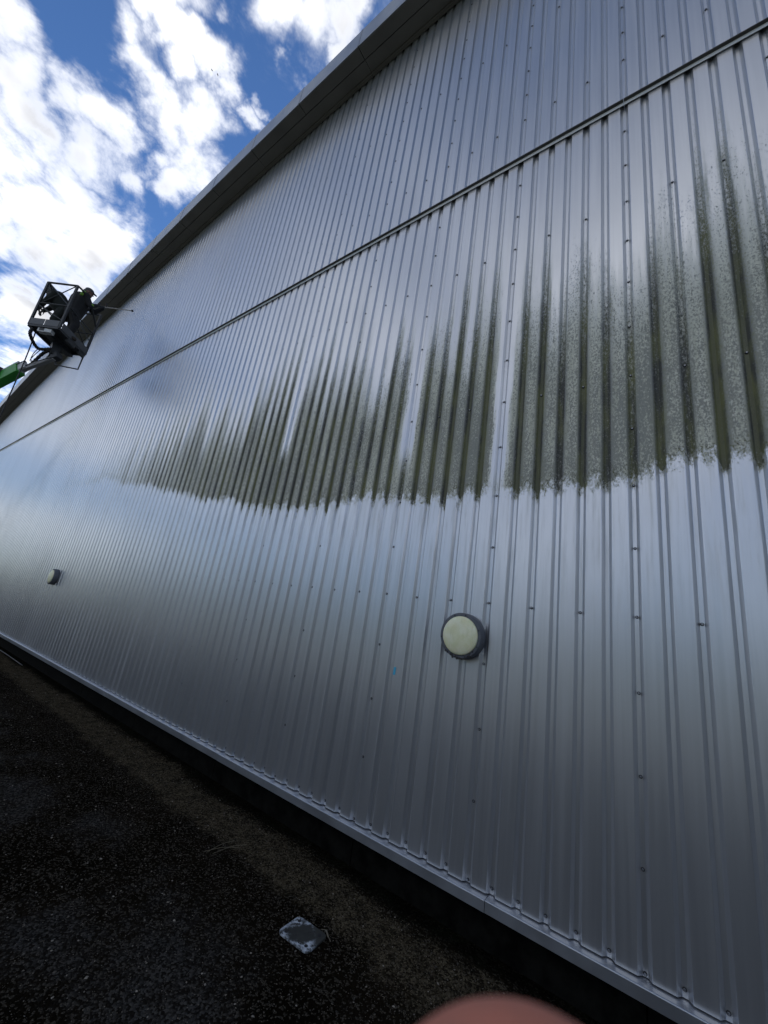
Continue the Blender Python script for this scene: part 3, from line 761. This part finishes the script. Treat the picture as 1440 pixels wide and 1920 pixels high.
for i in range(2):
    bm = bmesh.new(); a = Lc.lerp(Mc, .45 + .22 * i) - U * .10; beam(bm, a, a + (Kc - Lc) * .12, .16, .09); BP('junction_box', bm, M_WHITE)
# jib and telescoping boom
A = Vector((-12.42, 1.72, 7.06)); Bj = Vector((-13.28, 1.33, 6.71)); ax = Vector((-1.22, -.52, -.80)).normalized()
bm = bmesh.new(); beam(bm, A + Vector((.10, .06, .08)), A + Vector((-.06, -.02, 0)), .17, .17, bevel=.02); LP(from_bm('rotator', bm, M_STEEL))
bm = bmesh.new(); beam(bm, A + Vector((.03, .0, -.02)), Bj + ax * .1, .09, .11, bevel=.012); LP(from_bm('jib', bm, pbr('grey_paint', (0.22, 0.22, 0.22), .5)))
bm = bmesh.new(); beam(bm, Bj - ax * .22, Bj + ax * 0.75, .15, .18, bevel=.01); LP(from_bm('inner_boom', bm, M_WHITE))
g0 = Bj - ax * .02; L1 = 9.6; g1 = g0 + ax * L1
bm = bmesh.new(); beam(bm, g0, g0 + ax * 5.2, .22, .27, bevel=.012); LP(from_bm('middle_boom', bm, M_GREEN))
bm = bmesh.new(); beam(bm, g0 + ax * .02 + U * .165, g0 + ax * 5.1 + U * .165, .20, .05); LP(from_bm('boom_cable_tray', bm, M_WHITE))
bm = bmesh.new(); beam(bm, g0 + ax * 5.0, g1, .32, .38, bevel=.012); LP(from_bm('outer_boom', bm, M_GREEN))
bm = bmesh.new(); sd = ax.cross(U).normalized()
for s in (-1, 1): beam(bm, g0 + ax * .55 + sd * s * .13 + U * .0, g0 + ax * .55 + sd * s * .13 + U * .24, .05, .05, up=Vector((1, 0, 0)))
beam(bm, g0 + ax * .55 + sd * -.15 + U * .23, g0 + ax * .55 + sd * .15 + U * .23, .04, .04); LP(from_bm('hose_guide', bm, M_BLACK))
bm = bmesh.new(); rr = []
P_ = spline([Lc + Vector((.06, .08, -.05)), Lc + Vector((-.02, .10, -.22)), Lc.lerp(Kc, .45) + Vector((.12, .0, -.38)), A + Vector((-.02, -.12, .18)), A.lerp(Bj, .35) + Vector((.0, -.06, .20)), A.lerp(Bj, .7) + Vector((0, -.02, .0)), Bj + Vector((.05, 0, .12)), g0 + U * .20, g0 + ax * .8 + U * .21], 10)
tube(bm, P_, [.042 if i % 2 else .034 for i in range(len(P_))], 9); LP(from_bm('corrugated_hose', bm, M_BLACK))
for dx in (0.0, .05):
    bm = bmesh.new(); tube(bm, spline([A + Vector((dx, -.10, .12)), A.lerp(Bj, .3) + Vector((0, -.13 - dx, .26)), A.lerp(Bj, .55) + Vector((0, -.12, .05 + dx)), A.lerp(Bj, .35) + Vector((0, -.12, -.06)), A + Vector((dx, -.08, -.06))], 6), .010, 6); LP(from_bm('hydraulic_hose', bm, M_BLACK))
# turntable and chassis out on the yard
bm = bmesh.new()
Mt = Matrix.Translation((-21.6, -1.9, 0)) @ Matrix.Rotation(math.atan2(ax.y, ax.x), 4, 'Z')
box(bm, (-1.4, -.55, .95), (1.3, .55, 1.75), .05, Mt); LP(from_bm('turntable', bm, M_GREEN))
bm = bmesh.new(); beam(bm, g1, g1 + Vector((.15, .05, -1.2)), .30, .5, up=Vector((1, 0, 0)), bevel=.02); LP(from_bm('boom_mast', bm, M_WHITE))
bm = bmesh.new(); box(bm, (-1.3, -.6, .45), (1.3, .6, .93), .04, Mt); LP(from_bm('chassis', bm, M_STEEL))
for sx in (-1, 1):
    for sy in (-1, 1):
        bm = bmesh.new(); lathe(bm, [(.18, -.02), (.26, 0), (.40, .02), (.44, .06), (.44, .24), (.40, .28), (.26, .30), (.18, .27), (0, .26)], 28, (0, 0, 0), 1)
        o = from_bm('wheel', bm, M_TYRE); o.matrix_world = Mt @ Matrix.Translation((sx * 1.0, sy * .62 - (.28 if sy < 0 else 0), .44)); mw = o.matrix_world.copy(); o.parent = lift; o.matrix_parent_inverse = Matrix.Translation((21.6, 1.9, 0)); o.matrix_basis = mw

# pressure hose hanging from the basket to the ground
bm = bmesh.new(); tube(bm, spline([(-12.66, 1.22, 7.75), (-12.64, 1.24, 7.5), (-12.63, 1.28, 6.5), (-12.62, 1.30, 4.0), (-12.63, 1.28, 1.5), (-12.75, 1.2, .15), (-13.2, .9, .02), (-15.0, .2, .02), (-18.0, .6, .02)], 6), .0135, 7)
tag(from_bm('pressure_hose', bm, M_BLACK, smooth=True), 'thin black hose hanging straight down from the work basket', 'hose')

# ------------------------------------------------------------------ people
def hand_shapes(wrist, d, side, palm, sc=1.0, curl=0.9):
    """palm, five unequal bent fingers; d = pointing direction, palm = palm-facing direction, side = towards the thumb"""
    d = Vector(d).normalized(); palm = Vector(palm); palm = (palm - d * palm.dot(d)).normalized(); side = d.cross(palm).normalized() * side
    w = Vector(wrist); S = []
    for k in range(4):
        o = (1.5 - k) * .021 * sc
        kn = w + d * .088 * sc * (1 - .05 * abs(1.2 - k)) + side * o
        S.append(('cap', w + d * .012 * sc + side * o * .6, kn, .0135 * sc, .0115 * sc))
        L = (.043, .049, .046, .036)[k] * sc; p = kn; ang = 0.0
        for j in range(3):
            ang += curl * (.55, .75, .5)[j]
            q_ = p + (d * math.cos(ang) + palm * math.sin(ang)) * L * (1, .62, .5)[j]
            S.append(('cap', p, q_, (.0095, .0085, .0078)[j] * sc, (.0088, .008, .0068)[j] * sc)); p = q_
    b0 = w + d * .025 * sc + side * .030 * sc
    b1 = b0 + (d * .6 + side * .55 + palm * .35).normalized() * .046 * sc
    b2 = b1 + (d * .85 - side * .05 + palm * .45).normalized() * .034 * sc
    b3 = b2 + (d * .7 - side * .25 + palm * .6).normalized() * .027 * sc
    S += [('cap', w + d * .01 * sc, b0, .016 * sc, .015 * sc), ('cap', b0, b1, .0145 * sc, .0112 * sc), ('cap', b1, b2, .0108 * sc, .0098 * sc), ('cap', b2, b3, .0098 * sc, .0078 * sc)]
    return S

def head_shapes(c, f, up, s=1.0):
    c, f, up = Vector(c), Vector(f).normalized(), Vector(up).normalized(); f = (f - up * f.dot(up)).normalized(); r = f.cross(up)
    m = Matrix((r, f, up)).transposed()
    S = [('ell', c + up * .02, (.076 * s, .096 * s, .10 * s), m), ('ell', c + f * .018 - up * .055, (.058 * s, .072 * s, .062 * s), m),
         ('cap', c + f * .088 + up * .012, c + f * .108 - up * .022, .010, .014),                     # nose
         ('cap', c + f * .082 - up * .052 + r * .016, c + f * .082 - up * .052 - r * .016, .011, .011),  # mouth
         ('cap', c + f * .075 - up * .095, c + f * .06 - up * .10, .02, .02)]
    for k in (-1, 1):
        S += [('cap', c + r * k * .078 + up * .02, c + r * k * .080 - up * .03 - f * .005, .014, .010), ('ell', c + f * .078 + r * k * .030 + up * .018, (.016, .012, .010), m)]
    return S

def person(label, J, face, hupv, palmL, palmR, cloth, capmat, peak):
    V_ = {k: Vector(v) for k, v in J.items()}
    t = thing('person', label, 'person', 'workers in the basket', (V_['hip'].x, V_['hip'].y, FZ + .03))
    inv = Matrix.Translation(-Vector(t.location))
    def add(o): o.parent = t; o.matrix_parent_inverse = inv; return o
    hip, ch, nk, hd = V_['hip'], V_['chest'], V_['neck'], V_['head']
    up = (ch - hip).normalized(); f = Vector(face).normalized(); s = f.cross(Vector((0, 0, 1))).normalized()
    S = head_shapes(hd, face, hupv)
    S += [('cap', nk - (nk - hd) * -.1, hd - Vector(hupv) * .06, .056, .054), ('cap', hip, ch, .13, .15)]
    for k, n_ in ((1, 'r'), (-1, 'l')):
        sh, el, wr = V_['sh_' + n_], V_['el_' + n_], V_['wr_' + n_]; kn, an = V_['kn_' + n_], V_['an_' + n_]; hp = hip + s * k * .09 - U * .05
        S += [('cap', ch, sh, .10, .062), ('cap', sh, el, .05, .038), ('cap', el, wr, .038, .028), ('cap', hp, kn, .085, .056), ('cap', kn, an, .054, .036), ('cap', an, an + f * .15 - U * .05, .042, .034), ('cap', an, an - f * .05 - U * .045, .04, .036)]
        S += hand_shapes(wr, (wr - el), k, palmR if k > 0 else palmL, .95, .95)
    add(fused('body', S, .011, M_FACE, smooth=3, factor=.4))
    jk = [('cap', hip - up * .06, ch, .20, .235), ('cap', ch, nk - up * .02, .20, .10)]
    tr = [('cap', hip + up * .03, hip - up * .08, .155, .15)]
    for k, n_ in ((1, 'r'), (-1, 'l')):
        sh, el, wr = V_['sh_' + n_], V_['el_' + n_], V_['wr_' + n_]; kn, an = V_['kn_' + n_], V_['an_' + n_]; hp = hip + s * k * .09 - U * .05
        jk += [('cap', ch, sh, .15, .095), ('cap', sh, el, .085, .066), ('cap', el, wr - (wr - el) * .06, .064, .048)]
        tr += [('cap', hp, kn, .135, .095), ('cap', kn, an + U * .03, .095, .075)]
        add(fused('glove', hand_shapes(wr, (wr - el), k, palmR if k > 0 else palmL, 1.08, .95), .009, M_BLACK, smooth=2))
        bm_o = fused('boot', [('cap', an + U * .06, an, .062, .058), ('cap', an - U * .03, an + f * .16 - U * .045, .052, .045), ('cap', an - U * .04, an - f * .05 - U * .04, .05, .048)], .012, M_BOOT, smooth=3); add(bm_o)
    add(fused('jacket', jk, .014, cloth, smooth=4)); add(fused('trousers', tr, .014, cloth, smooth=4))
    # cap with a peak, or a hood
    hu = Vector(hupv).normalized(); hf = (f - hu * f.dot(hu)).normalized(); hr = hf.cross(hu); m = Matrix((hr, hf, hu)).transposed()
    cs = [('ell', hd + hu * .058 - hf * .004, (.088, .106, .078), m)]
    if peak: cs += [('cap', hd + hu * .048 + hf * .09 + hr * .03, hd + hu * .035 + hf * .165 + hr * .02, .014, .010), ('cap', hd + hu * .048 + hf * .09 - hr * .03, hd + hu * .035 + hf * .165 - hr * .02, .014, .010), ('cap', hd + hu * .05 + hf * .09, hd + hu * .035 + hf * .17, .014, .010), ('cap', hd + hu * .0 - hf * .08, hd - hu * .06 - hf * .07, .05, .045)]
    else: cs += [('cap', hd - hf * .03, hd - hu * .10 - hf * .05, .100, .095), ('cap', hd + hf * .05 - hu * .05, hd + hf * .04 - hu * .09, .062, .05)]
    add(fused('cap' if peak else 'hood', cs, .010, capmat, smooth=3))
    return t, add
fl = FZ + .03
A_ = dict(hip=(-12.33, 1.70, 8.42), chest=(-12.32, 1.74, 8.80), neck=(-12.31, 1.77, 8.98), head=(-12.30, 1.81, 9.12),
          sh_r=(-12.13, 1.76, 8.90), el_r=(-12.06, 1.90, 8.66), wr_r=(-12.10, 2.02, 8.80), sh_l=(-12.50, 1.82, 8.90), el_l=(-12.44, 2.08, 8.76), wr_l=(-12.30, 2.20, 8.94),
          kn_r=(-12.20, 1.80, 8.03), an_r=(-12.20, 1.74, fl + .09), kn_l=(-12.45, 1.82, 8.03), an_l=(-12.46, 1.70, fl + .09))
tA, addA = person('worker in dark clothes and cap holding the spray lance at the right of the basket', A_, (.14, .98, -.05), (.0, .06, 1), (.3, -.2, .9), (-.3, .2, .9), M_CLOTH, M_HELM, True)
addA(fused('shoulder_patch', [('cap', (-12.125, 1.70, 8.96), (-12.10, 1.66, 8.85), .045, .04)], .010, M_VIS, smooth=2))
addA(fused('sleeve_patch', [('cap', (-12.06, 1.90, 8.68), (-12.065, 1.93, 8.70), .059, .057)], .010, M_VIS, smooth=2))
B_ = dict(hip=(-12.66, 1.56, 8.44), chest=(-12.76, 1.36, 8.70), neck=(-12.80, 1.25, 8.80), head=(-12.83, 1.18, 8.86),
          sh_r=(-12.93, 1.42, 8.72), el_r=(-12.98, 1.32, 8.48), wr_r=(-12.90, 1.22, 8.28), sh_l=(-12.58, 1.26, 8.72), el_l=(-12.62, 1.17, 8.48), wr_l=(-12.72, 1.14, 8.28),
          kn_r=(-12.82, 1.52, 8.05), an_r=(-12.80, 1.62, fl + .09), kn_l=(-12.56, 1.44, 8.05), an_l=(-12.56, 1.54, fl + .09))
tB, addB = person('worker in dark clothes bending over the left rail of the basket', B_, (-.35, -.90, -.35), (-.25, -.45, .85), (.2, .3, 0), (-.2, .3, 0), M_CLOTH2, M_HELM, False)

# spray lance held by the right-hand worker
la, lb = Vector((-12.06, 1.90, 8.69)), Vector((-12.56, 2.90, 9.565)); ld = (lb - la).normalized()
lance = thing('spray_lance', 'long thin pressure washing lance pointing from the worker at the wall', 'spray lance', loc=tuple(la))
def AP(name, bm, mat): o = from_bm(name, bm, mat); o.parent = lance; o.matrix_parent_inverse = Matrix.Translation(-la); return o
bm = bmesh.new(); tube(bm, [la + ld * .2, lb - ld * .05], .0125, 8); AP('tube', bm, pbr('pale_tube', (.42, .38, .33), .4, .3))
bm = bmesh.new(); tube(bm, [la, la + ld * .42], .020, 8); beam(bm, la, la - U * .13 - ld * .02, .03, .04, up=ld); AP('handle', bm, M_BLACK)
bm = bmesh.new(); tube(bm, [lb - ld * .07, lb - ld * .05, lb - ld * .01, lb], [.014, .03, .026, .012], 8); AP('nozzle', bm, M_BLACK)

# ------------------------------------------------------------------ the photographer's hand: a fingertip strays into the bottom of the view
def cpos(a, b, c): return Vector((0, 0, EYE)) + CR * a + CU * b + CF * c
hand = thing('hand', 'blurred pink fingertip of a raised hand at the bottom edge of the view', 'hand', loc=tuple(cpos(.012, -.15, .03)))
tip = cpos(.0058, -.0312, .0142); f1 = cpos(.0060, -.052, .0190); f2 = cpos(.0060, -.080, .0250); kn = cpos(.006, -.128, .028)
S = [('cap', tip, f1, .0091, .0094), ('cap', f1, f2, .0094, .0096), ('cap', f2, kn, .0096, .0112)]
wr = cpos(.012, -.215, -.004)
for i, (dx, L) in enumerate(((.021, .9), (.041, .85), (.060, .7))):
    k0 = kn + CR * dx - CU * (.028 + .005 * i); S.append(('cap', wr + CR * dx * .5, k0, .0145, .0115))
    p = k0; ang = .9
    for j, l_ in enumerate((.044, .028, .022)):
        q_ = p + (CU * math.cos(ang) + CF * math.sin(ang)) * l_ * L; S.append(('cap', p, q_, .0092 - .0006 * j, .0086 - .0006 * j)); p = q_; ang += .85
S.append(('cap', wr, kn, .0155, .0120))
tb0 = wr + CU * .022 - CR * .022 + CF * .01; tb1 = tb0 + CU * .038 - CR * .024 + CF * .012; tb2 = tb1 + CU * .030 - CR * .004 + CF * .016
S += [('cap', wr, tb0, .017, .016), ('cap', tb0, tb1, .015, .0115), ('cap', tb1, tb2, .011, .0085)]
S += [('cap', wr, cpos(.03, -.30, -.06), .024, .030), ('cap', cpos(.03, -.30, -.06), cpos(.07, -.44, -.16), .031, .040)]
o = fused('fingers_and_palm', S, .0008, M_SKIN, smooth=12, sub=4); o.parent = hand; o.matrix_parent_inverse = Matrix.Translation(-hand.location)
o = fused('jacket_sleeve', [('cap', cpos(.028, -.295, -.055), cpos(.078, -.47, -.18), .041, .055)], .006, M_CLOTH, smooth=4); o.parent = hand; o.matrix_parent_inverse = Matrix.Translation(-hand.location)
bm = bmesh.new(); bmesh.ops.create_uvsphere(bm, u_segments=12, v_segments=8, radius=1.0)
nm = Matrix((CR, CU, CF)).transposed().to_4x4()
for v in bm.verts: v.co = Matrix.Translation(tip + CF * .0080 - CU * .0135) @ nm @ Vector((v.co.x * .0052, v.co.y * .0065, v.co.z * .0022))
o = from_bm('fingernail', bm, pbr('nail', (.55, .33, .28), .3), smooth=True); o.parent = hand; o.matrix_parent_inverse = Matrix.Translation(-hand.location)

# ------------------------------------------------------------------ two birds high up
for i, (d_, lab) in enumerate((((-0.5722, 0.1128, 0.8123), 'upper left of two tiny dark birds in front of the cloud'), ((-0.5696, 0.1215, 0.8129), 'lower right of two tiny dark birds in front of the cloud'))):
    c = Vector((0, 0, EYE)) + Vector(d_) * 95; bm = bmesh.new()
    a = i * .8; dx = Vector((math.cos(a), math.sin(a), 0)); dy = Vector((-dx.y, dx.x, 0))
    tube(bm, [c - dx * .11, c - dx * .05, c + dx * .04, c + dx * .10], [.012, .04, .035, .01], 8)
    for s in (-1, 1):
        q4 = [c + dx * .03 + dy * s * .02, c + dx * .05 + dy * s * .12 + U * .04, c - dx * .03 + dy * s * .22 + U * .01, c - dx * .04 + dy * s * .02]
        vs = [bm.verts.new(v) for v in q4]; f_ = bm.faces.new(vs)
        g_ = bmesh.ops.extrude_face_region(bm, geom=[f_]); bmesh.ops.translate(bm, vec=(0, 0, -.015), verts=[v for v in g_['geom'] if isinstance(v, bmesh.types.BMVert)])
    tag(from_bm('bird', bm, M_BACK), lab, 'bird', 'birds high in the sky')

# ------------------------------------------------------------------ far wood across the yard (mirrored dimly in the sheets)
def wood():
    rnd = random.Random(21); vv, ff = [], []
    for tr in range(88):
        cx = -150 + 230 * tr / 70 + rnd.uniform(-1.5, 1.5); cy = -44 + rnd.uniform(-5, 5); h = rnd.uniform(5.5, 9.0); w_ = rnd.uniform(2.2, 3.6)
        if tr >= 70: cx = 31 + rnd.uniform(-3, 3); cy = -42 + 2.4 * (tr - 70); h = rnd.uniform(8, 11)
        for i in range(330):
            a, b = rnd.random() * 6.283, rnd.uniform(-1, 1); r = rnd.random() ** .35
            p = Vector((cx + w_ * r * math.cos(a) * math.sqrt(1 - b * b), cy + w_ * r * math.sin(a) * math.sqrt(1 - b * b), h * .52 + h * .48 * r * b))
            n_ = Vector((rnd.gauss(0, 1), rnd.gauss(0, 1), rnd.gauss(0, 1))).normalized(); s_, t_ = frame(n_); z_ = rnd.uniform(.25, .55); k0 = len(vv)
            vv += [p + s_ * z_, p + t_ * z_ * .7, p - s_ * z_, p - t_ * z_ * .7]; ff.append((k0, k0 + 1, k0 + 2, k0 + 3))
        k0 = len(vv)
        for z_ in (0, h * .5):
            for k in range(6): vv.append(Vector((cx + .18 * math.cos(k * 1.047), cy + .18 * math.sin(k * 1.047), z_)))
        for k in range(6): ff.append((k0 + k, k0 + (k + 1) % 6, k0 + 6 + (k + 1) % 6, k0 + 6 + k))
    me = bpy.data.meshes.new('far_wood'); me.from_pydata([tuple(v) for v in vv], [], ff); me.update()
    o = link('far_wood', me, pbr('foliage', (0.055, 0.075, 0.03), .8, 0, .4, .5)); o['kind'] = 'stuff'
wood()
